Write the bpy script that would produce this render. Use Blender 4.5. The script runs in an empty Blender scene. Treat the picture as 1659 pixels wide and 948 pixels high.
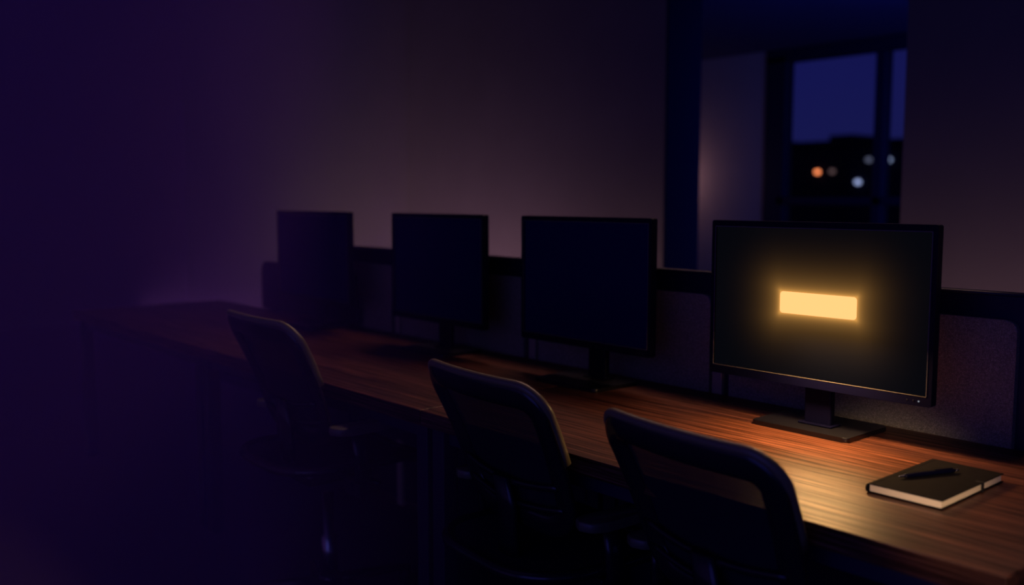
import bpy, bmesh, math, random
from mathutils import Vector, Matrix
random.seed(7)
S = bpy.context.scene
COL = S.collection
PI = math.pi

# ------------------------------------------------------------------ helpers
def link(name, bm, mat=None, parent=None, smooth=False, mats=None):
    me = bpy.data.meshes.new(name)
    bm.normal_update()
    bm.to_mesh(me); bm.free()
    for m in (mats or ([mat] if mat else [])):
        me.materials.append(m)
    if smooth:
        for p in me.polygons: p.use_smooth = True
    o = bpy.data.objects.new(name, me)
    COL.objects.link(o)
    if parent: o.parent = parent
    return o

def thing(name, label, cat, loc=(0, 0, 0), rz=0.0, group=None):
    o = bpy.data.objects.new(name, None)
    COL.objects.link(o)
    o.empty_display_size = .1
    o.location = loc; o.rotation_euler = (0, 0, rz)
    tag(o, label, cat, group)
    return o

def tag(o, label, cat, group=None):
    o['label'] = label; o['category'] = cat
    if group: o['group'] = group
    return o

def struct(name, bm, mat, parent=None, smooth=False):
    o = link(name, bm, mat, parent, smooth)
    if parent is None: o['kind'] = 'structure'
    return o

def box(bm, lo, hi, bev=0.0, seg=2, mi=0):
    r = bmesh.ops.create_cube(bm, size=1.0)
    vs = r['verts']
    lo = Vector(lo); hi = Vector(hi)
    for v in vs:
        v.co = Vector(((lo[i] + hi[i]) / 2 + v.co[i] * (hi[i] - lo[i]) for i in range(3)))
    fs = {f for v in vs for f in v.link_faces}
    for f in fs: f.material_index = mi
    if bev > 0:
        es = list({e for v in vs for e in v.link_edges})
        bmesh.ops.bevel(bm, geom=es, offset=bev, segments=seg, profile=.5, affect='EDGES', clamp_overlap=True)
    return bm

def B(lo, hi, bev=0.0, seg=2):
    return box(bmesh.new(), lo, hi, bev, seg)

def rrect(w, h, r, n=6, cx=0, cy=0, radii=None):
    """rounded rectangle outline, counter-clockwise from the lower right corner; radii = (br, tr, tl, bl)"""
    rr = radii or (r, r, r, r)
    pts = []
    for (sx, sy, a0, q) in ((1, -1, -90, rr[0]), (1, 1, 0, rr[1]), (-1, 1, 90, rr[2]), (-1, -1, 180, rr[3])):
        x0 = cx + sx * (w / 2 - q); y0 = cy + sy * (h / 2 - q)
        for k in range(n + 1):
            a = math.radians(a0 + 90 * k / n)
            pts.append((x0 + q * math.cos(a), y0 + q * math.sin(a)))
    return pts

def prism(bm, pts, f, d0, d1, bev=0.0):
    """extrude a 2-D outline between depths d0 and d1; f(u, v, d) -> xyz"""
    a = [bm.verts.new(f(u, v, d0)) for u, v in pts]
    b = [bm.verts.new(f(u, v, d1)) for u, v in pts]
    n = len(pts)
    f0 = bm.faces.new(a); f1 = bm.faces.new(list(reversed(b)))
    for i in range(n):
        j = (i + 1) % n
        bm.faces.new((a[j], a[i], b[i], b[j]))
    if bev:
        es = list(set(f0.edges) | set(f1.edges))
        bmesh.ops.bevel(bm, geom=es, offset=bev, segments=2, profile=.5, affect='EDGES', clamp_overlap=True)
    bmesh.ops.recalc_face_normals(bm, faces=bm.faces[:])
    return bm

def ring(bm, outer, inner, f, d0, d1):
    """flat frame between two outlines of equal length, with thickness"""
    n = len(outer)
    L = [[bm.verts.new(f(u, v, d)) for u, v in o] for o, d in ((outer, d0), (inner, d0), (inner, d1), (outer, d1))]
    for i in range(n):
        j = (i + 1) % n
        for k in range(4):
            A, C = L[k], L[(k + 1) % 4]
            bm.faces.new((A[i], A[j], C[j], C[i]))
    bmesh.ops.recalc_face_normals(bm, faces=bm.faces[:])
    return bm

def sweep(bm, path, rad, up=(0, 0, 1), closed=False, n=10, ups=None, power=1.0):
    """sweep an ellipse (rad = (a, b) or per-point list) along path; a lies along side, b along up"""
    P = [Vector(p) for p in path]; m = len(P); rings = []
    for i in range(m):
        t = (P[(i + 1) % m] - P[i - 1]) if closed else (P[min(i + 1, m - 1)] - P[max(i - 1, 0)])
        t.normalize()
        u0 = Vector(ups[i]) if ups else Vector(up)
        s = t.cross(u0)
        if s.length < 1e-5: s = t.cross(Vector((1, 0, 0)))
        s.normalize(); u = s.cross(t).normalized()
        a, b = rad[i] if isinstance(rad, list) else rad
        rg = []
        for k in range(n):
            an = 2 * PI * k / n
            c, sn = math.cos(an), math.sin(an)
            c = math.copysign(abs(c) ** power, c); sn = math.copysign(abs(sn) ** power, sn)
            rg.append(bm.verts.new(P[i] + s * (a * c) + u * (b * sn)))
        rings.append(rg)
    for i in range(m if closed else m - 1):
        A, C = rings[i], rings[(i + 1) % m]
        for k in range(n):
            bm.faces.new((A[k], A[(k + 1) % n], C[(k + 1) % n], C[k]))
    if not closed:
        bm.faces.new(list(reversed(rings[0]))); bm.faces.new(rings[-1])
    bmesh.ops.recalc_face_normals(bm, faces=bm.faces[:])
    return bm

def lathe(bm, prof, n=24, c=(0, 0, 0), axis='z'):
    """revolve (r, h) profile"""
    rings = []
    for r, h in prof:
        rg = []
        for k in range(n):
            a = 2 * PI * k / n
            x, y = r * math.cos(a), r * math.sin(a)
            p = (x, y, h) if axis == 'z' else ((h, x, y) if axis == 'x' else (x, h, y))
            rg.append(bm.verts.new(Vector(c) + Vector(p)))
        rings.append(rg)
    for i in range(len(rings) - 1):
        for k in range(n):
            bm.faces.new((rings[i][k], rings[i][(k + 1) % n], rings[i + 1][(k + 1) % n], rings[i + 1][k]))
    bm.faces.new(list(reversed(rings[0]))); bm.faces.new(rings[-1])
    bmesh.ops.recalc_face_normals(bm, faces=bm.faces[:])
    return bm

# ------------------------------------------------------------------ materials
def mat(name):
    m = bpy.data.materials.new(name); m.use_nodes = True
    nt = m.node_tree; nt.nodes.clear()
    out = nt.nodes.new('ShaderNodeOutputMaterial')
    return m, nt, out

def N(nt, typ, **kw):
    n = nt.nodes.new(typ)
    for k, v in kw.items():
        if k in n.inputs: n.inputs[k].default_value = v
        else: setattr(n, k, v)
    return n

def principled(name, col, rough=.5, spec=.5, metal=0, noise=0.0, nscale=40, bump=0.0, bscale=200, sheen=0, coat=0):
    m, nt, out = mat(name)
    b = N(nt, 'ShaderNodeBsdfPrincipled')
    b.inputs['Base Color'].default_value = (*col, 1)
    b.inputs['Roughness'].default_value = rough
    b.inputs['Specular IOR Level'].default_value = spec
    b.inputs['Metallic'].default_value = metal
    b.inputs['Sheen Weight'].default_value = sheen
    b.inputs['Coat Weight'].default_value = coat
    nt.links.new(b.outputs[0], out.inputs[0])
    tc = N(nt, 'ShaderNodeTexCoord')
    nz = N(nt, 'ShaderNodeTexNoise'); nz.inputs['Scale'].default_value = nscale; nz.inputs['Detail'].default_value = 4
    nt.links.new(tc.outputs['Object'], nz.inputs['Vector'])
    rp = N(nt, 'ShaderNodeValToRGB')
    k = max(noise, .04)
    rp.color_ramp.elements[0].color = (*[c * (1 - k) for c in col], 1)
    rp.color_ramp.elements[1].color = (*[min(1, c * (1 + k)) for c in col], 1)
    rp.color_ramp.elements[0].position = .3; rp.color_ramp.elements[1].position = .7
    nt.links.new(nz.outputs['Fac'], rp.inputs[0])
    nt.links.new(rp.outputs[0], b.inputs['Base Color'])
    if bump:
        n2 = N(nt, 'ShaderNodeTexNoise'); n2.inputs['Scale'].default_value = bscale; n2.inputs['Detail'].default_value = 3
        nt.links.new(tc.outputs['Object'], n2.inputs['Vector'])
        bp = N(nt, 'ShaderNodeBump'); bp.inputs['Strength'].default_value = bump; bp.inputs['Distance'].default_value = .002
        nt.links.new(n2.outputs['Fac'], bp.inputs['Height']); nt.links.new(bp.outputs[0], b.inputs['Normal'])
    return m

def wood_mat(name, base):
    m, nt, out = mat(name)
    b = N(nt, 'ShaderNodeBsdfPrincipled')
    nt.links.new(b.outputs[0], out.inputs[0])
    tc = N(nt, 'ShaderNodeTexCoord')
    mp = N(nt, 'ShaderNodeMapping'); mp.inputs['Scale'].default_value = (1.8, 120, 120)
    nt.links.new(tc.outputs['Object'], mp.inputs[0])
    n1 = N(nt, 'ShaderNodeTexNoise'); n1.inputs['Scale'].default_value = 1.0; n1.inputs['Detail'].default_value = 6; n1.inputs['Roughness'].default_value = .62
    n1.inputs['Distortion'].default_value = .4
    nt.links.new(mp.outputs[0], n1.inputs['Vector'])
    mp2 = N(nt, 'ShaderNodeMapping'); mp2.inputs['Scale'].default_value = (.9, 14, 14)
    nt.links.new(tc.outputs['Object'], mp2.inputs[0])
    n2 = N(nt, 'ShaderNodeTexNoise'); n2.inputs['Scale'].default_value = 1.0; n2.inputs['Detail'].default_value = 3
    nt.links.new(mp2.outputs[0], n2.inputs['Vector'])
    r1 = N(nt, 'ShaderNodeValToRGB')
    e = r1.color_ramp.elements
    e[0].position = .34; e[0].color = (*[c * .18 for c in base], 1)
    e[1].position = .68; e[1].color = (*[c * 1.9 for c in base], 1)
    em = r1.color_ramp.elements.new(.5); em.color = (*base, 1)
    nt.links.new(n1.outputs['Fac'], r1.inputs[0])
    r2 = N(nt, 'ShaderNodeValToRGB')
    r2.color_ramp.elements[0].position = .3; r2.color_ramp.elements[0].color = (.45, .42, .42, 1)
    r2.color_ramp.elements[1].position = .7; r2.color_ramp.elements[1].color = (1.15, 1.1, 1.0, 1)
    nt.links.new(n2.outputs['Fac'], r2.inputs[0])
    mx = N(nt, 'ShaderNodeMix', data_type='RGBA', blend_type='MULTIPLY'); mx.inputs['Factor'].default_value = 1
    nt.links.new(r1.outputs[0], mx.inputs['A']); nt.links.new(r2.outputs[0], mx.inputs['B'])
    mp3 = N(nt, 'ShaderNodeMapping'); mp3.inputs['Scale'].default_value = (6, 260, 260)
    nt.links.new(tc.outputs['Object'], mp3.inputs[0])
    n3 = N(nt, 'ShaderNodeTexNoise'); n3.inputs['Scale'].default_value = 1.0; n3.inputs['Detail'].default_value = 3
    nt.links.new(mp3.outputs[0], n3.inputs['Vector'])
    r3 = N(nt, 'ShaderNodeValToRGB')
    r3.color_ramp.elements[0].position = .36; r3.color_ramp.elements[0].color = (.35, .32, .32, 1)
    r3.color_ramp.elements[1].position = .64; r3.color_ramp.elements[1].color = (1.6, 1.55, 1.5, 1)
    nt.links.new(n3.outputs['Fac'], r3.inputs[0])
    mx2 = N(nt, 'ShaderNodeMix', data_type='RGBA', blend_type='MULTIPLY'); mx2.inputs['Factor'].default_value = 1
    nt.links.new(mx.outputs['Result'], mx2.inputs['A']); nt.links.new(r3.outputs[0], mx2.inputs['B'])
    nt.links.new(mx2.outputs['Result'], b.inputs['Base Color'])
    hb = N(nt, 'ShaderNodeMath', operation='ADD')
    nt.links.new(n1.outputs['Fac'], hb.inputs[0]); nt.links.new(n3.outputs['Fac'], hb.inputs[1])
    rr = N(nt, 'ShaderNodeMapRange'); rr.inputs['To Min'].default_value = .5; rr.inputs['To Max'].default_value = .34
    nt.links.new(n1.outputs['Fac'], rr.inputs['Value']); nt.links.new(rr.outputs[0], b.inputs['Roughness'])
    sp = N(nt, 'ShaderNodeMapRange'); sp.inputs['From Min'].default_value = .40; sp.inputs['From Max'].default_value = .60
    sp.inputs['To Min'].default_value = .12; sp.inputs['To Max'].default_value = .6
    hh = N(nt, 'ShaderNodeMath', operation='MULTIPLY'); hh.inputs[1].default_value = .5
    nt.links.new(hb.outputs[0], hh.inputs[0]); nt.links.new(hh.outputs[0], sp.inputs['Value']); nt.links.new(sp.outputs[0], b.inputs['Specular IOR Level'])
    b.inputs['Specular Tint'].default_value = (1.0, .78, .56, 1)
    bp = N(nt, 'ShaderNodeBump'); bp.inputs['Strength'].default_value = .5; bp.inputs['Distance'].default_value = .0012
    nt.links.new(hb.outputs[0], bp.inputs['Height']); nt.links.new(bp.outputs[0], b.inputs['Normal'])
    return m

def fabric_mat(name, col, scale=420):
    m, nt, out = mat(name)
    b = N(nt, 'ShaderNodeBsdfPrincipled'); b.inputs['Roughness'].default_value = .9; b.inputs['Specular IOR Level'].default_value = .15
    nt.links.new(b.outputs[0], out.inputs[0])
    tc = N(nt, 'ShaderNodeTexCoord')
    w1 = N(nt, 'ShaderNodeTexVoronoi'); w1.inputs['Scale'].default_value = scale
    nt.links.new(tc.outputs['Object'], w1.inputs['Vector'])
    n2 = N(nt, 'ShaderNodeTexNoise'); n2.inputs['Scale'].default_value = 160; n2.inputs['Detail'].default_value = 4
    nt.links.new(tc.outputs['Object'], n2.inputs['Vector'])
    ad = N(nt, 'ShaderNodeMath', operation='MULTIPLY')
    nt.links.new(w1.outputs['Distance'], ad.inputs[0]); nt.links.new(n2.outputs['Fac'], ad.inputs[1])
    rp = N(nt, 'ShaderNodeValToRGB')
    rp.color_ramp.elements[0].position = .05; rp.color_ramp.elements[0].color = (*[c * .5 for c in col], 1)
    rp.color_ramp.elements[1].position = .5; rp.color_ramp.elements[1].color = (*[c * 1.5 for c in col], 1)
    nt.links.new(ad.outputs[0], rp.inputs[0]); nt.links.new(rp.outputs[0], b.inputs['Base Color'])
    bp = N(nt, 'ShaderNodeBump'); bp.inputs['Strength'].default_value = .6; bp.inputs['Distance'].default_value = .0015
    nt.links.new(w1.outputs['Distance'], bp.inputs['Height']); nt.links.new(bp.outputs[0], b.inputs['Normal'])
    return m

def mesh_cloth(name, col, open_):
    """woven see-through chair mesh: threads with small holes between them"""
    m, nt, out = mat(name)
    b = N(nt, 'ShaderNodeBsdfPrincipled'); b.inputs['Roughness'].default_value = .7; b.inputs['Base Color'].default_value = (*col, 1)
    b.inputs['Specular IOR Level'].default_value = .3
    tr = N(nt, 'ShaderNodeBsdfTransparent')
    mx = N(nt, 'ShaderNodeMixShader')
    tc = N(nt, 'ShaderNodeTexCoord')
    wv = N(nt, 'ShaderNodeTexWave'); wv.bands_direction = 'Z'; wv.inputs['Scale'].default_value = 70
    wx = N(nt, 'ShaderNodeTexWave'); wx.bands_direction = 'X'; wx.inputs['Scale'].default_value = 90
    nt.links.new(tc.outputs['Object'], wv.inputs['Vector']); nt.links.new(tc.outputs['Object'], wx.inputs['Vector'])
    mu = N(nt, 'ShaderNodeMath', operation='MULTIPLY')
    nt.links.new(wv.outputs['Fac'], mu.inputs[0]); nt.links.new(wx.outputs['Fac'], mu.inputs[1])
    mr = N(nt, 'ShaderNodeMapRange'); mr.inputs['To Min'].default_value = 0; mr.inputs['To Max'].default_value = open_
    nt.links.new(mu.outputs[0], mr.inputs['Value'])
    nt.links.new(mr.outputs[0], mx.inputs[0])
    nt.links.new(b.outputs[0], mx.inputs[1]); nt.links.new(tr.outputs[0], mx.inputs[2])
    nt.links.new(mx.outputs[0], out.inputs[0])
    return m

def emit_mat(name, col, strength):
    m, nt, out = mat(name)
    e = N(nt, 'ShaderNodeEmission'); e.inputs['Color'].default_value = (*col, 1); e.inputs['Strength'].default_value = strength
    nt.links.new(e.outputs[0], out.inputs[0])
    return m

def screen_mat(name, lit=None):
    """black glass; a lit screen also shows the soft amber bloom around its bar (object coords, metres)"""
    m, nt, out = mat(name)
    b = N(nt, 'ShaderNodeBsdfPrincipled'); b.inputs['Roughness'].default_value = .35
    b.inputs['Base Color'].default_value = (.002, .0025, .062, 1); b.inputs['Specular IOR Level'].default_value = .08
    nt.links.new(b.outputs[0], out.inputs[0])
    if lit:
        b.inputs['Base Color'].default_value = (.0006, .0008, .002, 1); b.inputs['Specular IOR Level'].default_value = .02; b.inputs['Roughness'].default_value = .12
        cx, cz, hw, hh = lit
        tc = N(nt, 'ShaderNodeTexCoord'); sx = N(nt, 'ShaderNodeSeparateXYZ')
        nt.links.new(tc.outputs['Object'], sx.inputs[0])
        def M(op, a, bb=None):
            n = N(nt, 'ShaderNodeMath', operation=op)
            for i, q in enumerate((a, bb)):
                if q is None: continue
                if isinstance(q, (int, float)): n.inputs[i].default_value = q
                else: nt.links.new(q, n.inputs[i])
            return n.outputs[0]
        dx = M('MAXIMUM', M('SUBTRACT', M('ABSOLUTE', M('SUBTRACT', sx.outputs['X'], cx)), hw), 0.0)
        dz = M('MAXIMUM', M('SUBTRACT', M('ABSOLUTE', M('SUBTRACT', sx.outputs['Z'], cz)), hh), 0.0)
        d = M('SQRT', M('ADD', M('MULTIPLY', dx, dx), M('MULTIPLY', dz, dz)))
        near = M('MULTIPLY', M('EXPONENT', M('MULTIPLY', d, -1 / .006)), .45)
        mid = M('MULTIPLY', M('EXPONENT', M('MULTIPLY', d, -1 / .030)), .26)
        ell = M('SQRT', M('ADD', M('MULTIPLY', M('MULTIPLY', M('SUBTRACT', sx.outputs['X'], cx), .6), M('MULTIPLY', M('SUBTRACT', sx.outputs['X'], cx), .6)),
                          M('MULTIPLY', M('SUBTRACT', sx.outputs['Z'], cz), M('SUBTRACT', sx.outputs['Z'], cz))))
        far = M('MULTIPLY', M('EXPONENT', M('MULTIPLY', ell, -1 / .055)), .002)
        tot = M('ADD', M('ADD', near, mid), .0)
        c1 = N(nt, 'ShaderNodeEmission'); c1.inputs['Color'].default_value = (1.0, .47, .10, 1); nt.links.new(tot, c1.inputs['Strength'])
        c2 = N(nt, 'ShaderNodeEmission'); c2.inputs['Color'].default_value = (1.0, .78, .55, 1); nt.links.new(far, c2.inputs['Strength'])
        c3 = N(nt, 'ShaderNodeEmission'); c3.inputs['Color'].default_value = (.0012, .0016, .0030, 1); c3.inputs['Strength'].default_value = 1
        a1 = N(nt, 'ShaderNodeAddShader'); a2 = N(nt, 'ShaderNodeAddShader'); a3 = N(nt, 'ShaderNodeAddShader')
        nt.links.new(c1.outputs[0], a1.inputs[0]); nt.links.new(c2.outputs[0], a1.inputs[1])
        nt.links.new(a1.outputs[0], a2.inputs[0]); nt.links.new(c3.outputs[0], a2.inputs[1])
        nt.links.new(a2.outputs[0], a3.inputs[0]); nt.links.new(b.outputs[0], a3.inputs[1])
        nt.links.new(a3.outputs[0], out.inputs[0])
    return m

def glass_mat(name):
    m, nt, out = mat(name)
    t = N(nt, 'ShaderNodeBsdfTransparent'); t.inputs[0].default_value = (.93, .94, .97, 1)
    g = N(nt, 'ShaderNodeBsdfGlossy'); g.inputs['Roughness'].default_value = .02
    fr = N(nt, 'ShaderNodeFresnel'); fr.inputs['IOR'].default_value = 1.3
    mx = N(nt, 'ShaderNodeMixShader')
    nt.links.new(fr.outputs[0], mx.inputs[0]); nt.links.new(t.outputs[0], mx.inputs[1]); nt.links.new(g.outputs[0], mx.inputs[2])
    nt.links.new(mx.outputs[0], out.inputs[0])
    return m

WALL = principled('taupe_wall_paint', (.20, .165, .17), .9, .1, noise=.04, nscale=3, bump=.05, bscale=300)
WALLV = principled('violet_wall_paint', (.17, .10, .30), .9, .1, noise=.04, nscale=3, bump=.05, bscale=300)
WALLF = principled('grey_wall_paint', (.30, .27, .28), .9, .1, noise=.04, nscale=3)
CEIL = principled('dark_ceiling_paint', (.04, .04, .12), .95, .05, noise=.05, nscale=5)
JAMB = principled('jamb_shade_baseboard_paint', (.006, .006, .035), .8, .1)  # dark colour carries the jamb's shade; also the baseboard's black
CARPET = principled('dark_carpet', (.05, .035, .09), 1.0, .05, noise=.4, nscale=300, bump=.8, bscale=500)
WOOD = wood_mat('walnut_veneer', (.108, .038, .024))
EDGE = wood_mat('walnut_edge_band', (.070, .030, .020))
STEEL = principled('black_powder_coat', (.009, .009, .035), .5, .4)
FRAMEB = principled('black_rail', (.004, .004, .030), .45, .4)
FAB = fabric_mat('taupe_screen_fabric', (.25, .225, .17))
FABD = fabric_mat('shadow_board_dark', (.012, .011, .025))  # dark cloth of the board added for the monitor's shadow
POST = principled('grey_post', (.34, .28, .20), .55, .3)
PLAS = principled('black_monitor_plastic', (.0018, .0018, .013), .38, .10)
PLASB = principled('satin_black_stand', (.006, .006, .016), .36, .3, bump=.03, bscale=900)
BASEP = principled('satin_black_base', (.0035, .0035, .007), .33, .6)
RIMLIGHT = principled('grey_painted_rim_light', (.17, .145, .075), .38, .5)  # light grey that carries the rim light of the chair tops
CHAIRP = principled('black_chair_plastic', (.010, .0095, .016), .22, .42)
CHAIRG = principled('charcoal_arm_plastic', (.085, .08, .055), .4, .5)
CHAIRM = mesh_cloth('black_chair_mesh', (.009, .009, .022), .22)
SEATM = mesh_cloth('black_seat_mesh', (.015, .014, .036), .12)
CHROME = principled('dark_metal', (.22, .22, .24), .25, .5, metal=1)
RUB = principled('black_rubber', (.01, .01, .012), .7, .3)
LIP = principled('bezel_lip', (.10, .09, .09), .28, .6)
SCR = screen_mat('dark_screen_glass')
LEATH = principled('black_leatherette', (.010, .0085, .011), .9, .05, noise=.15, nscale=60, bump=.12, bscale=700)
def paper_mat():
    m, nt, out = mat('page_edges')
    b = N(nt, 'ShaderNodeBsdfPrincipled'); b.inputs['Roughness'].default_value = .85
    tc = N(nt, 'ShaderNodeTexCoord'); wv = N(nt, 'ShaderNodeTexNoise'); mp = N(nt, 'ShaderNodeMapping')
    mp.inputs['Scale'].default_value = (4, 4, 2500); wv.inputs['Scale'].default_value = 1
    nt.links.new(tc.outputs['Object'], mp.inputs[0]); nt.links.new(mp.outputs[0], wv.inputs['Vector'])
    rp = N(nt, 'ShaderNodeValToRGB'); rp.color_ramp.elements[0].color = (.62, .52, .38, 1); rp.color_ramp.elements[1].color = (.92, .82, .66, 1)
    nt.links.new(wv.outputs['Fac'], rp.inputs[0]); nt.links.new(rp.outputs[0], b.inputs['Base Color']); nt.links.new(b.outputs[0], out.inputs[0])
    return m
PAPER = paper_mat()
GLASS = glass_mat('window_glass')
WFRAME = principled('dark_window_frame', (.005, .005, .035), .5, .3)
BLDG = principled('dark_facade', (.010, .010, .030), .9, .1, noise=.2, nscale=.4)
LEAFM = principled('night_foliage', (.006, .008, .018), .9, .1, noise=.3, nscale=3)

# ------------------------------------------------------------------ the room
DZ = .74            # worktop height
YB = 4.2            # back wall
YT = 4.50           # its far face (wall thickness)
YF = 7.8            # window wall of the room beyond
XL = -10.3; XR = 2.2; YN = -2.6; HC = 3.7; HC2 = 2.67
OX0, OX1 = -3.532, -2.138     # the opening in the back wall

struct('floor', B((XL, YN, -.08), (XR, YF, 0)), CARPET)
struct('wall_left', B((XL - .12, YN, 0), (XL, YF, HC)), WALLV)
bm = bmesh.new()
box(bm, (XL, YB, 0), (OX0, YT, HC))
struct('wall_back', bm, WALL)
struct('wall_back_right', B((OX1, YB, 0), (XR, YT, HC)), WALL)
struct('wall_header', B((OX0, YB, HC2 + .1), (OX1, YT, HC)), WALL)
# black sheet on the near jamb, painting in the shade of the wall end
struct('jamb_shade_1', B((OX0, YB + .004, 0), (OX0 + .012, YT + .004, HC2 + .1), .002), JAMB)
struct('ceiling', B((XL, YN, HC), (XR, YB, HC + .1)), CEIL)
struct('ceiling_passage', B((XL, YT, HC2), (XR, YF, HC2 + .1)), CEIL)
struct('baseboard_back', B((XL, YB - .014, 0), (OX0, YB, .09), .004), JAMB)
# window wall of the room beyond
WX0, WX1, WZ0, WZ1 = -5.33, -2.60, .85, 2.60
bm = bmesh.new()
box(bm, (XL, YF, 0), (WX0, YF + .22, HC2)); box(bm, (WX1, YF, 0), (XR, YF + .22, HC2))
box(bm, (WX0, YF, 0), (WX1, YF + .22, WZ0)); box(bm, (WX0, YF, WZ1), (WX1, YF + .22, HC2))
struct('wall_far', bm, WALLF)
win = thing('window_1', 'dark framed window showing the dusk sky and city lights', 'window', ((WX0 + WX1) / 2, YF, WZ0))
win['kind'] = 'structure'
def wl(x, y, z): return (x - (WX0 + WX1) / 2, y - YF, z - WZ0)
bm = bmesh.new()
yy0, yy1 = YF - .02, YF + .12
for a, b in (((WX0, yy0, WZ0), (WX0 + .22, yy1, WZ1)), ((WX1 - .1, yy0, WZ0), (WX1, yy1, WZ1)),
             ((WX0, yy0, WZ0), (WX1, yy1, WZ0 + .1)), ((WX0, yy0, WZ1 - .05), (WX1, yy1, HC2 - .003))):
    box(bm, wl(*a), wl(*b), .006)
link('window_frame', bm, WFRAME, win)
MX = -4.23
link('mullion', B(wl(MX, yy0, WZ0 + .05), wl(MX + .085, yy1, WZ1 - .05), .006), WFRAME, win)
link('transom', B(wl(WX0 + .15, yy0, 1.24), wl(WX1 - .05, yy1, 1.31), .005), WFRAME, win)
for a, b in ((WX0 + .2, MX + .01), (MX + .075, WX1 - .08)):
    link('pane', B(wl(a, YF + .045, WZ0 + .08), wl(b, YF + .057, WZ1 - .05)), GLASS, win)
link('window_sill', B(wl(WX0 - .05, YF - .09, WZ0 - .04), wl(WX1 + .05, YF + .05, WZ0), .006), WFRAME, win)

# ------------------------------------------------------------------ desks
def make_desk(x0, x1, label):
    w = x1 - x0; d = .772
    t = thing('desk', label, 'desk', ((x0 + x1) / 2, 1.448, 0), 0, 'walnut desks set end to end')
    g = .0015
    bm = box(bmesh.new(), (-w / 2 + g, 0, DZ - .042), (w / 2 - g, d, DZ), .0022, 2)
    for f in bm.faces:
        f.material_index = 0 if f.normal.z > .5 else 1
    link('worktop', bm, None, t, mats=[WOOD, EDGE])
    bm = bmesh.new()
    for y in (.05, d - .09):
        box(bm, (-w / 2 + .03, y, DZ - .092), (w / 2 - .03, y + .03, DZ - .043), .003)
    link('frame_rail', bm, STEEL, t)
    for sx in (-1, 1):
        for y in (.03, d - .08):
            xx = sx * (w / 2 - .036)
            link('leg', B((xx - .025, y, .006), (xx + .025, y + .05, DZ - .042), .004), STEEL, t)
            lg = t.children[-1]
            link('foot', lathe(bmesh.new(), [(.018, 0), (.02, .002), (.02, .008), (.012, .012)], 14, (xx, y + .025, 0)), RUB, lg)
    link('modesty_panel', B((-w / 2 + .07, d - .075, .32), (w / 2 - .07, d - .06, DZ - .05), .003), STEEL, t)
    return t
make_desk(-2.04, -.549, 'walnut desk nearest the camera, carrying the lit monitor and notebook')
make_desk(-3.531, -2.041, 'middle walnut desk, between the seam in the worktops and the far monitor')
make_desk(-5.022, -3.532, 'farthest walnut desk, under the farthest monitor in violet gloom')

# ------------------------------------------------------------------ partition screen behind the desks
YP = 2.226
PXR = -.805; PXL = -4.36; PH = 1.083
t = thing('desk_partition', 'black railed partition of taupe fabric panels behind the row of monitors', 'partition', ((PXL + PXR) / 2, YP + .03, 0))
pc = (PXL + PXR) / 2
fy = lambda u, v, dd: (u, dd, v)
# outer frame: one rounded profile board with rail along the top
ow = PXR - PXL
pts = rrect(ow, PH - .02, .02, 6, 0, (PH + .02) / 2, radii=(.004, .035, .035, .004))
bm = prism(bmesh.new(), pts, fy, -.012, .024, .004)
link('frame', bm, FRAMEB, t)
# slim cap rail, standing a little proud
pth = [(-ow / 2 + .03, -.0, PH + .001)] + [(-ow / 2 + .03 + (ow - .06) * k / 20, 0, PH + .001) for k in range(1, 20)] + [(ow / 2 - .03, 0, PH + .001)]
link('cap_rail', sweep(bmesh.new(), pth, (.020, .0045), n=12, power=.6), FRAMEB, t, smooth=True)
panels = [(-1.622, -.852, 1.028), (-2.425, -1.692, 1.022), (-3.262, -2.502, 1.022), (-4.06, -3.335, 1.02), (-4.345, -4.10, 1.02)]
for a, b, top in panels:
    w = b - a; h = top - .40
    pts = rrect(w, h, .02, 7, (a + b) / 2 - pc, (top + .40) / 2, radii=(.004, .026, .026, .004))
    link('fabric_panel', prism(bmesh.new(), pts, fy, -.030, -.010, .004), FAB, t)
for x in (-1.667, -2.463, -3.300, -4.083):
    link('post', B((x - pc - .0175, -.026, 0), (x - pc + .0175, -.008, 1.00), .003), POST, t)
for sx in (-1, 1):
    link('foot', B((sx * (ow / 2 - .06) - .03, -.02, 0), (sx * (ow / 2 - .06) + .03, .12, .022), .004), FRAMEB, t)

# a dark board added on the desk for the farthest monitor's shadow
t = thing('shadow_board', 'dark rounded board added as shadow behind the farthest monitor', 'shadow board', (-4.00, 2.200, DZ))
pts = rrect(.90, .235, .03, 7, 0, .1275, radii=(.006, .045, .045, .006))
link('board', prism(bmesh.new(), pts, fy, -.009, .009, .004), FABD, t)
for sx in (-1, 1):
    link('clip_foot', B((sx * .33 - .03, -.018, 0), (sx * .33 + .03, .018, .014), .003), STEEL, t)

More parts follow.
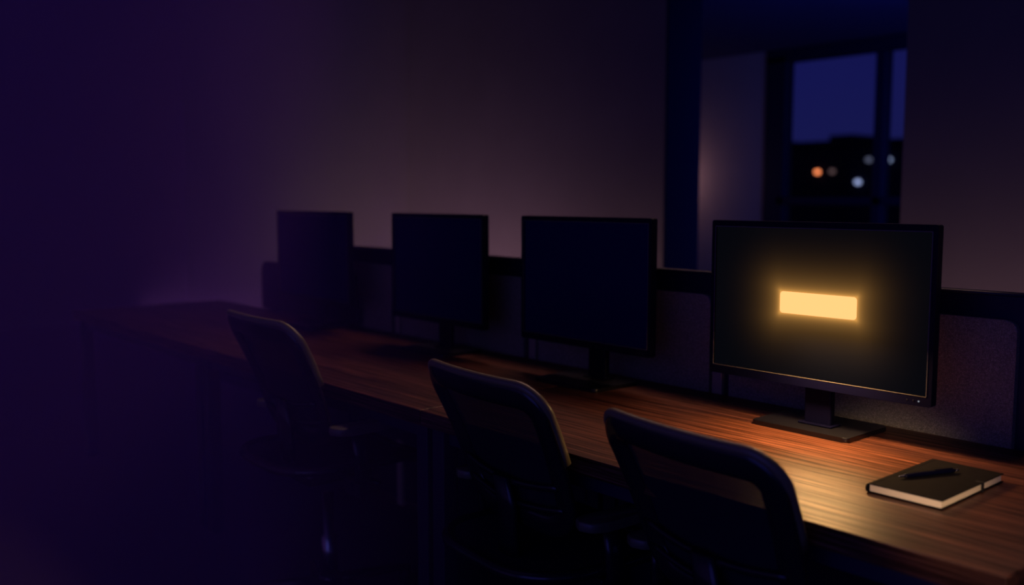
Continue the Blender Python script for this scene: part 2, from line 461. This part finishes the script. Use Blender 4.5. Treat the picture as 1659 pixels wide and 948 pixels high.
# ------------------------------------------------------------------ monitors
def make_monitor(cx, y, label, w=.59, rz=0.0, lit=False, basedx=-.01, basefront=-.04):
    """origin on the desk under the screen centre; the screen faces -y"""
    t = thing('monitor', label, 'monitor', (cx, y, DZ), rz, 'desktop monitors in a row')
    zb, zt = .1065, .5035
    h = zt - zb; zc = (zb + zt) / 2
    out = rrect(w, h, .006, 4, 0, zc)
    # casing: slim slab plus a shallow bulge behind
    bm = prism(bmesh.new(), out, fy, .006, .026, .003)
    bulge = rrect(w * .72, h * .66, .03, 4, 0, zc - .01)
    a = [bm.verts.new((u, .0255, v)) for u, v in bulge]
    b = [bm.verts.new((u * .86, .052, zc - .01 + (v - zc + .01) * .84)) for u, v in bulge]
    for i in range(len(a)):
        j = (i + 1) % len(a); bm.faces.new((a[i], b[i], b[j], a[j]))
    bm.faces.new(list(reversed(b)))
    link('casing', bm, PLAS, t)
    bl, bt, bb = .0125, .016, .023
    sw, sh = w - 2 * bl, h - bt - bb
    sc = zc + (bb - bt) / 2
    inn = rrect(sw, sh, .0015, 4, 0, sc)
    bz = link('bezel', ring(bmesh.new(), rrect(w, h, .006, 4, 0, zc), inn, fy, 0, .0075), PLAS, t)
    # raised fine lip round the glass
    link('lip', ring(bmesh.new(), rrect(sw + .003, sh + .003, .002, 4, 0, sc), inn, fy, -.0012, .004), LIP, bz)
    m = SCR
    if lit:
        m = screen_mat('lit_screen_glass', (.011, .307, .101, .0265))
    s = link('screen', prism(bmesh.new(), rrect(sw - .0004, sh - .0004, .001, 2, 0, sc), fy, .004, .0062), m, t)
    if lit:
        br = prism(bmesh.new(), rrect(.203, .053, .0085, 8, .011, .307), fy, .0034, .00395)
        o = link('light_bar', br, emit_mat('amber_bar_light', (1.0, .35, .123), 1.9), s)
        o['label'] = 'glowing amber bar shown on the screen'
    # buttons and power light at the lower right
    for k, (dx, mm) in enumerate(((.036, PLASB), (.022, PLASB), (.010, None))):
        q = lathe(bmesh.new(), [(.0016, -.0012), (.0021, -.0004), (.0021, .002)], 12, (w / 2 - .018 - dx, 0, zb + .0105), 'y')
        if mm: link('button', q, mm, bz)
        else: link('power_light', q, emit_mat('power_led', (.8, .85, 1), .25) if lit else PLASB, bz)
    # stand
    nx = basedx + .012
    bm = B((nx - .036, .030, .010), (nx + .036, .052, .30), .005)
    link('neck', bm, PLAS, t)
    hin = B((nx - .05, .046, .22), (nx + .05, .066, .33), .004)
    link('hinge_plate', hin, PLAS, t)
    pts = rrect(.262, .19, .02, 6, basedx, basefront + .095, radii=(.014, .014, .014, .014))
    fz = lambda u, v, dd: (u, v, dd)
    bs = link('stand_base', prism(bmesh.new(), pts, fz, 0, .0115, .0025), BASEP, t)
    link('neck_foot', B((nx - .045, .018, .0112), (nx + .045, .066, .0165), .002), PLAS, bs)
    return t
make_monitor(-1.2375, 2.02, 'nearest monitor, its dark screen showing a glowing amber bar', .592, 0, True, -.008, -.037)
make_monitor(-2.045, 2.055, 'dark monitor next left of the one with the amber bar', .552, 0, False, .025, -.10)
make_monitor(-2.800, 2.060, 'blank dark monitor third from the right, behind the middle chair', .556, 0, False, .0, -.07)
make_monitor(-3.705, 2.060, 'farthest blank monitor, in violet gloom before the dark shadow board', .62, 0, False, .0, -.08)

# ------------------------------------------------------------------ notebook and pen
nb = thing('notebook', 'closed black hardcover notebook with cream pages lying on the near desk', 'notebook', (-.826, 1.811, DZ), 0)
W2, L2, T2 = .0715, .132, .0185
bm = bmesh.new()
box(bm, (-W2, -L2, .0004), (W2, L2, .0026), .0009)
box(bm, (-W2, -L2, T2 - .0024), (W2, L2, T2), .0009)
# rounded spine along the left (-x) long side
sp = [(-W2 + .001 - .006 * math.sin(PI * k / 8), T2 / 2 - (T2 / 2 - .0005) * math.cos(PI * k / 8)) for k in range(9)]
sp2 = [(-W2 + .003 - .0045 * math.sin(PI * k / 8), T2 / 2 - (T2 / 2 - .003) * math.cos(PI * k / 8)) for k in range(8, -1, -1)]
prism(bm, sp + sp2, lambda u, v, dd: (u, dd, v), -L2, L2)
cover = link('cover', bm, LEATH, nb)
link('hinge_groove', B((-W2 + .0075, -L2 + .001, T2 - .0001), (-W2 + .0095, L2 - .001, T2 + .0004), .0002), LEATH, cover)
link('pages', B((-W2 + .002, -L2 + .0035, .0026), (W2 - .0035, L2 - .0035, T2 - .0024), .0006), PAPER, nb)
# elastic band round the right edge
bm = bmesh.new()
ex = W2 + .0006
box(bm, (ex - .0012, .032, -.0000), (ex + .0006, .040, T2 + .0012), .0003)
box(bm, (ex - .014, .0325, T2 - .0002), (ex, .0385, T2 + .0007), .0002)
link('elastic_band', bm, RUB, nb)
bm = bmesh.new()
pth = [(.02, -L2 + .01, T2 / 2), (.02, -L2 - .001, T2 / 2 - .001)]
pen = thing('pen', 'black ballpoint pen with a bright metal tip on the notebook cover', 'pen', (-.8455, 1.812, DZ + T2 + .0048), math.radians(67))
body = [(.0030, -.055), (.0040, -.050), (.0046, -.035), (.0047, .0), (.0045, .045), (.0042, .060), (.0030, .066)]
link('barrel', lathe(bmesh.new(), body, 18, (0, 0, 0), 'x'), PLAS, pen, smooth=True)
link('tip', lathe(bmesh.new(), [(.0006, -.069), (.0012, -.066), (.0028, -.056), (.0029, -.0548)], 16, (0, 0, 0), 'x'), CHROME, pen, smooth=True)
link('clip', B((.018, -.0012, .0048), (.060, .0012, .0060), .0004), PLAS, pen)
link('button', lathe(bmesh.new(), [(.0020, .066), (.0020, .073), (.0014, .0745)], 14, (0, 0, 0), 'x'), CHROME, pen, smooth=True)

# ------------------------------------------------------------------ mesh office chairs
CH_TOP, CH_BOT = .885, .50
def back_y(x, z):
    s = (z - CH_BOT) / (CH_TOP - CH_BOT)
    return -.095 - .09 * s - .07 * s * s + .5 * x * x     # reclined, ends wrapping forward
def back_outline(inset=0.0, n=7):
    # width tapers towards the bottom
    zt, zb = CH_TOP - inset, CH_BOT + inset
    wt, wb = .232 - inset, .213 - inset
    rt, rb = .062 - inset * .5, .075
    pts = []
    def arc(cx, cz, r, a0, a1):
        for k in range(n + 1):
            a = math.radians(a0 + (a1 - a0) * k / n); pts.append((cx + r * math.cos(a), cz + r * math.sin(a)))
    def line(p, q, m):
        for k in range(1, m): pts.append((p[0] + (q[0] - p[0]) * k / m, p[1] + (q[1] - p[1]) * k / m))
    arc(wt - rt, zt - rt, rt, 0, 90)
    line((wt - rt, zt), (-wt + rt, zt), 10)
    arc(-wt + rt, zt - rt, rt, 90, 180)
    line((-wt, zt - rt), (-wb, zb + rb), 8)
    arc(-wb + rb, zb + rb, rb, 180, 270)
    line((-wb + rb, zb), (wb - rb, zb), 8)
    arc(wb - rb, zb + rb, rb, 270, 360)
    line((wb, zb + rb), (wt, zt - rt), 8)
    return pts
def make_chair():
    t = thing('office_chair', 'x', 'chair', (0, 0, 0), 0, 'black mesh office chairs along the desks')
    # -- back frame
    ol = back_outline(.030)
    path = [(x, back_y(x, z), z) for x, z in ol]
    ups = [(0, 1, .25)] * len(path)
    rad = []
    for x, z in ol:
        rad.append((.030, .013))
    back = link('backrest', sweep(bmesh.new(), path, rad, closed=True, n=14, ups=ups, power=.8), CHAIRP, t, smooth=True)
    # -- grey strip round the outer top edge, its lighter colour imitating rim light
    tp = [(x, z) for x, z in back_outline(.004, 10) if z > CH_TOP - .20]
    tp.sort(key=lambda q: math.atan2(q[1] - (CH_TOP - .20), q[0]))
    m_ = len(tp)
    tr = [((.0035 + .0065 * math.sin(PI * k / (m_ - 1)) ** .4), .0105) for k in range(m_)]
    link('rim_light_strip', sweep(bmesh.new(), [(x, back_y(x, z) + .006, z) for x, z in tp], tr, ups=[(0, 1, .2)] * m_, n=10), RIMLIGHT, back, smooth=True)
    # -- mesh stretched inside the frame
    bm = bmesh.new(); rows = 26; cols = 22; grid = []
    inner = back_outline(.03, 14)
    def halfw(z):
        m = 0
        for i in range(len(inner)):
            (x0, z0), (x1, z1) = inner[i - 1], inner[i]
            if (z0 - z) * (z1 - z) <= 0 and z0 != z1:
                m = max(m, abs(x0 + (x1 - x0) * (z - z0) / (z1 - z0)))
        return m
    for i in range(rows + 1):
        z = CH_BOT + .0305 + (CH_TOP - CH_BOT - .061) * i / rows
        hw = halfw(z)
        grid.append([bm.verts.new((hw * (2 * j / cols - 1), back_y(hw * (2 * j / cols - 1), z) + .004, z)) for j in range(cols + 1)])
    for i in range(rows):
        for j in range(cols):
            bm.faces.new((grid[i][j], grid[i][j + 1], grid[i + 1][j + 1], grid[i + 1][j]))
    mh = link('back_mesh', bm, CHAIRM, back, smooth=True)
    # -- lumbar support: two curved bars across the lower back, on the rear side
    for zz, r in ((.640, .008), (.585, .007)):
        pth = []
        for k in range(17):
            x = -.185 + .37 * k / 16
            z = zz - .02 * (1 - (x / .185) ** 2)
            pth.append((x, back_y(x, z) - .014, z))
        link('lumbar_bar', sweep(bmesh.new(), pth, (r, .005), ups=[(0, 1, .2)] * 17, n=10), CHAIRP, back, smooth=True)
    # -- spine from the back down under the seat
    pth = [(0, back_y(0, .63) - .022, .63), (0, back_y(0, .55) - .028, .55), (0, -.135, .48), (0, -.13, .43), (0, -.09, .398), (0, -.02, .39)]
    link('spine', sweep(bmesh.new(), pth, [(.030, .010), (.034, .012), (.036, .014), (.036, .015), (.036, .016), (.034, .016)], ups=[(0, 1, .2)] * 3 + [(0, 1, 1), (0, .4, 1), (0, 0, 1)], n=12, power=.7), CHAIRP, t, smooth=True)
    # -- seat: rim and mesh
    def seat_pt(x, y):
        q = y / .235
        return .446 - .030 * max(0, q - .45) ** 1.5 * 2 + .012 * (x / .24) ** 2 - .008 * (1 - q * q)
    ol2 = rrect(.455, .47, .10, 9, 0, .01, radii=(.14, .09, .09, .14))
    full = []
    for i in range(len(ol2)):
        p, q = ol2[i], ol2[(i + 1) % len(ol2)]
        dist = math.hypot(q[0] - p[0], q[1] - p[1]); m = max(1, int(dist / .03))
        for k in range(m): full.append((p[0] + (q[0] - p[0]) * k / m, p[1] + (q[1] - p[1]) * k / m))
    sr = link('seat', sweep(bmesh.new(), [(x, y, seat_pt(x, y)) for x, y in full], (.014, .014), closed=True, n=12), CHAIRP, t, smooth=True)
    bm = bmesh.new(); grid = []
    for i in range(25):
        y = -.221 + .462 * i / 24
        xs = []
        for k in range(len(full)):
            (x0, y0), (x1, y1) = full[k - 1], full[k]
            if (y0 - y) * (y1 - y) <= 0 and y0 != y1: xs.append(abs(x0 + (x1 - x0) * (y - y0) / (y1 - y0)))
        hw = max(xs) if xs else .1
        grid.append([bm.verts.new((hw * (2 * j / 20 - 1), y, seat_pt(hw * (2 * j / 20 - 1), y) + .006 - .010 * (1 - (2 * j / 20 - 1) ** 2))) for j in range(21)])
    for i in range(24):
        for j in range(20): bm.faces.new((grid[i][j], grid[i][j + 1], grid[i + 1][j + 1], grid[i + 1][j]))
    link('seat_mesh', bm, SEATM, sr, smooth=True)
    # -- under-seat mechanism and gas column
    bm = B((-.09, -.11, .365), (.09, .10, .405), .012, 3)
    box(bm, (-.22, -.03, .392), (.22, .03, .420), .008)
    link('mechanism', bm, CHAIRP, t)
    link('lever', sweep(bmesh.new(), [(.08, .04, .385), (.16, .05, .382), (.21, .06, .378)], (.010, .005), n=8), CHAIRP, t, smooth=True)
    link('gas_column', lathe(bmesh.new(), [(.026, .09), (.026, .24), (.018, .245), (.018, .38)], 20), CHROME, t, smooth=True)
    # -- arms
    for s in (-1, 1):
        pth = [(s * .215, -.0, .405), (s * .235, -.01, .408), (s * .255, -.02, .44), (s * .255, -.026, .49), (s * .247, -.032, .556)]
        ar = link('armrest', sweep(bmesh.new(), pth, [(.024, .011), (.026, .012), (.026, .012), (.024, .011), (.022, .012)], ups=[(0, 0, 1), (s * -.5, 0, 1), (s * -1, 0, .3), (s * -1, 0, 0), (s * -1, 0, 0)], n=12, power=.75), CHAIRP, t, smooth=True)
        outl = [(-.165, .0)]
        bm = bmesh.new()
        half = []
        for k in range(25):
            y = -.120 + .25 * k / 24
            q = k / 24
            hw = .036 * (min(1, math.sqrt(max(0, 1 - (1 - q / .16) ** 2)) if q < .16 else 1)) * (min(1, math.sqrt(max(0, 1 - ((q - .8) / .2) ** 2)) if q > .8 else 1)) * (1 - .15 * q)
            half.append((max(hw, .001), y))
        pts = [(w_, y_) for w_, y_ in half] + [(-w_, y_) for w_, y_ in reversed(half)]
        prism(bm, pts, lambda u, v, d: (s * .245 + u, v, d + .006 * ((v + .04) / .13) ** 2), .556, .578, .006)
        link('arm_pad', bm, CHAIRG, ar, smooth=True)
    # -- five-star base with casters
    hub = link('hub', lathe(bmesh.new(), [(.036, .065), (.04, .075), (.036, .115), (.03, .12)], 20), CHAIRP, t, smooth=True)
    for k in range(5):
        a = 2 * PI * k / 5 + .3
        c, s_ = math.cos(a), math.sin(a)
        lg = link('base_leg', sweep(bmesh.new(), [(c * r, s_ * r, z) for r, z in ((.028, .095), (.12, .09), (.22, .078), (.29, .068))], [(.024, .015), (.022, .013), (.018, .011), (.014, .009)], n=10, power=.8), CHAIRP, t, smooth=True)
        bm = bmesh.new()
        ctr = Vector((c * .285, s_ * .285, .028))
        side = Vector((-s_, c, 0))
        for q in (-1, 1):
            rr = []
            for (r_, h_) in ((.020, -.008), (.027, -.005), (.027, .005), (.020, .008)):
                rr.append([bm.verts.new(ctr + side * (q * .014 + h_) + Vector((c * math.cos(an), s_ * math.cos(an), math.sin(an))) * r_) for an in [2 * PI * j / 16 for j in range(16)]])
            for i in range(3):
                for j in range(16): bm.faces.new((rr[i][j], rr[i][(j + 1) % 16], rr[i + 1][(j + 1) % 16], rr[i + 1][j]))
            bm.faces.new(rr[0]); bm.faces.new(list(reversed(rr[3])))
        box(bm, ctr + Vector((-.009, -.009, .0)), ctr + Vector((.009, .009, .046)), .003)
        bmesh.ops.recalc_face_normals(bm, faces=bm.faces[:])
        link('caster', bm, RUB, lg)
    return t
FIX = {'hub', 'base_leg', 'caster', 'gas_column'}
def copy_tree(o, parent=None):
    c = o.copy(); COL.objects.link(c)
    if parent: c.parent = parent
    for ch in o.children: copy_tree(ch, c)
    return c
proto = make_chair()
spots = [
    (-1.072, 1.580, math.radians(-7), -.004, 'nearest black mesh office chair, its back against the amber light on the desk'),
    (-1.650, 1.565, math.radians(-5.5), .024, 'middle black mesh office chair, a light grey strip imitating rim light along its rounded back'),
    (-2.585, 1.480, math.radians(-2.0), .070, 'farthest black mesh office chair, sunk in the violet gloom at left'),
]
roots = []
for i, (x, y, rz, dz, lab) in enumerate(spots):
    o = proto if i == 0 else copy_tree(proto)
    roots.append(o)
for o, (x, y, rz, dz, lab) in zip(roots, spots):
    o.location = (x, y, 0); o.rotation_euler = (0, 0, rz); o['label'] = lab
    for ch in o.children:
        if ch.name.split('.')[0] not in FIX: ch.location.z += dz
        elif o is roots[1]: ch.rotation_euler.z = math.radians(36)   # the bases swivel freely

# ------------------------------------------------------------------ city beyond the window
def building(x0, x1, y, d, z1, label, cat='building', roof=None, lamps=()):
    t = thing('building', label, cat, ((x0 + x1) / 2, y, -9))
    w = x1 - x0; h = z1 + 9
    link('walls', B((-w / 2, 0, 0), (w / 2, d, h), .05), BLDG, t)
    bm = bmesh.new()
    box(bm, (-w / 2 - .2, -.2, h - .02), (w / 2 + .2, d + .2, h + .18), .03)
    link('parapet', bm, BLDG, t)
    for (rx, rw, rh) in roof or ():
        link('roof_box', B((rx - rw / 2, d * .3, h + .15), (rx + rw / 2, d * .6, h + .15 + rh), .04), BLDG, t)
    for (lx, lz, m, r) in lamps:
        link('wall_lamp', lathe(bmesh.new(), [(r * .5, -.34), (r, -.30), (r, -.1), (r * .6, .0)], 14, (lx - (x0 + x1) / 2, 0, lz + 9), 'y'), m, t)
    return t
LO = emit_mat('orange_lamp_glass', (1.0, .26, .09), 2.6)
LO2 = emit_mat('dim_orange_lamp_glass', (1.0, .6, .6), .16)
LW = emit_mat('white_lamp_glass', (.5, .6, 1.0), 1.0)
LW2 = emit_mat('dim_white_lamp_glass', (.6, .65, 1.0), .2)
LW3 = emit_mat('blue_white_lamp_glass', (.5, .62, 1.0), .7)
building(-58, -35.9, 60, 12, 5.05, 'dark building at left of the skyline with a raised roof box', roof=[(9.9, 1.9, .65), (3, 3, .5)],
         lamps=[(-46.0, 2.6, LO2, .12)])
building(-34.6, -28.6, 52, 10, 4.42, 'dark low building in the middle of the skyline with orange lamps', roof=[(-1.2, 1.2, .25)],
         lamps=[(-31.66, 2.86, LO, .12), (-30.68, 2.87, LO2, .11)])
building(-26.3, -14, 46, 10, 4.08, 'dark building at right of the skyline behind the window mullion', roof=[(-4.6, 1.4, .15)],
         lamps=[(-25.65, 2.12, LW, .12), (-25.10, 3.24, LW2, .11), (-24.03, 3.21, LW3, .11)])
building(-62, -18, 80, 10, 5.6, 'long dark building filling the skyline behind the others')
struct('ground', B((-120, 12, -9.3), (40, 130, -9)), BLDG)

# ------------------------------------------------------------------ violet haze volume added to imitate a purple gradient overlay
HAZE = None
m, nt, out = mat('purple_veil_haze')
vs = N(nt, 'ShaderNodeVolumeScatter'); vs.inputs['Color'].default_value = (.17, .075, .55, 1); vs.inputs['Density'].default_value = .27
vs.inputs['Anisotropy'].default_value = 0
nt.links.new(vs.outputs[0], out.inputs['Volume'])
hp = [(XL + .02, YN + .02), (-1.35, YN + .02), (-1.35, 1.10), (-2.4, 1.12), (-6.0, YB - .02), (XL + .02, YB - .02)]
hz = link('haze', prism(bmesh.new(), hp, lambda u, v, d: (u, v, d), .004, HC - .02), m)
hz['kind'] = 'stuff'; tag(hz, 'thin violet haze added as a purple veil over the far left end of the room', 'haze')

# ------------------------------------------------------------------ light
def area(name, loc, direc, sx, sy, col, power, spread=180):
    d = bpy.data.lights.new(name, 'AREA'); d.shape = 'RECTANGLE'; d.size = sx; d.size_y = sy
    d.color = col; d.energy = power; d.spread = math.radians(spread)
    o = bpy.data.objects.new(name, d); COL.objects.link(o); o.location = loc
    o.rotation_euler = Vector(direc).to_track_quat('-Z', 'Y').to_euler()
    return o
# added unseen lamp strengthening the amber light of the near monitor's bar
area('bar_boost_light', (-1.175, 1.945, .985), (0, 0, -1), .20, .05, (1.0, .56, .21), 4.0, 172)
# desk lamps of the row behind the partition, washing the back wall from below
area('desk_lamps_behind', (-2.9, 3.45, .50), (0, 1, .10), 4.4, .15, (1.0, .60, .66), 3.2, 125)
area('desk_lamps_behind_left', (-6.0, 3.0, .42), (-.2, 1, .42), 3.4, .25, (1.0, .58, .85), 5.8, 130)
area('desk_lamps_behind_right', (.2, 3.45, .48), (0, 1, .10), 3.0, .15, (1.0, .60, .72), 2.6, 125)
# added warm fill above the desks, without fixture, for worktops and chair tops
area('desk_warm_fill', (-2.2, 2.9, 2.7), (.08, -.9, -1), 3.0, .4, (1.0, .56, .48), 6.0, 100)
# added blue fill from the near side, lifting the dark tones
area('blue_fill', (.4, -2.5, 1.5), (-.1, 1, 0), 4.0, 2.6, (.14, .125, 1.0), 19)
area('violet_wall_fill', (-6.4, .6, 3.6), (-.1, 1, -.35), 3.0, 1.0, (.16, .08, 1.0), 2.2, 110)  # added violet fill tinting the upper left of the back wall
area('passage_blue_fill', (-2.0, 5.7, 1.6), (-1, .55, 0), 1.6, 1.6, (.06, .12, 1.0), 20)  # added blue fill for the window wall, unseen beyond the opening
# added spot that brightens the notebook and its page edges
d = bpy.data.lights.new('notebook_fill', 'SPOT'); d.energy = 130; d.color = (1.0, .64, .34); d.spot_size = math.radians(9.5); d.spot_blend = 1; d.shadow_soft_size = .05
o = bpy.data.objects.new('notebook_fill', d); COL.objects.link(o); o.location = (.35, .15, 1.25)
o.rotation_euler = (Vector((-.80, 1.74, .74)) - o.location).to_track_quat('-Z', 'Y').to_euler()
# added violet fills tinting the haze and the left of the room
area('violet_top_fill', (-3.9, -.4, 3.6), (0, 0, -1), 4.6, 2.6, (.27, .07, 1.0), 1.8, 120)
area('violet_front_fill', (-4.5, -2.5, 1.2), (0, 1, 0), 4.6, 2.4, (.27, .07, 1.0), 3.0, 120)
# lamp in the passage, out of sight behind the wall
d = bpy.data.lights.new('passage_lamp', 'POINT'); d.energy = 2.2; d.color = (1.0, .50, .50); d.shadow_soft_size = .08
o = bpy.data.objects.new('passage_lamp', d); COL.objects.link(o); o.location = (-6.30, 7.50, 1.50)

# ------------------------------------------------------------------ dusk sky
w = bpy.data.worlds.new('dusk'); S.world = w; w.use_nodes = True
nt = w.node_tree; nt.nodes.clear()
wo = nt.nodes.new('ShaderNodeOutputWorld'); bg = nt.nodes.new('ShaderNodeBackground')
tc = nt.nodes.new('ShaderNodeTexCoord'); sx = nt.nodes.new('ShaderNodeSeparateXYZ'); rp = nt.nodes.new('ShaderNodeValToRGB')
nt.links.new(tc.outputs['Generated'], sx.inputs[0]); nt.links.new(sx.outputs['Z'], rp.inputs[0])
e = rp.color_ramp.elements
e[0].position = 0.0; e[0].color = (.010, .011, .075, 1)
e[1].position = .5; e[1].color = (.003, .004, .04, 1)
x = e.new(.12); x.color = (.0078, .0085, .082, 1)
nt.links.new(rp.outputs[0], bg.inputs[0]); bg.inputs[1].default_value = 1.0
nt.links.new(bg.outputs[0], wo.inputs[0])

# ------------------------------------------------------------------ camera
cd = bpy.data.cameras.new('camera'); cam = bpy.data.objects.new('camera', cd); COL.objects.link(cam)
cd.sensor_width = 36; cd.sensor_fit = 'HORIZONTAL'; cd.lens = 1547 / 1659 * 36
th = math.radians(40.961); p = math.radians(5.648)
fwd = Vector((-math.cos(th) * math.cos(p), math.sin(th) * math.cos(p), -math.sin(p)))
cam.location = (0, 0, 1.30)
cam.rotation_euler = fwd.to_track_quat('-Z', 'Y').to_euler()
cd.clip_start = .05; cd.clip_end = 400
cd.dof.use_dof = True; cd.dof.focus_distance = 2.22; cd.dof.aperture_fstop = 1.6
S.camera = cam
S.view_settings.view_transform = 'Standard'; S.view_settings.look = 'None'
S.view_settings.exposure = 0; S.view_settings.gamma = 1; S.view_settings.use_curve_mapping = False
S.cycles.use_denoising = True
S.cycles.max_bounces = 6
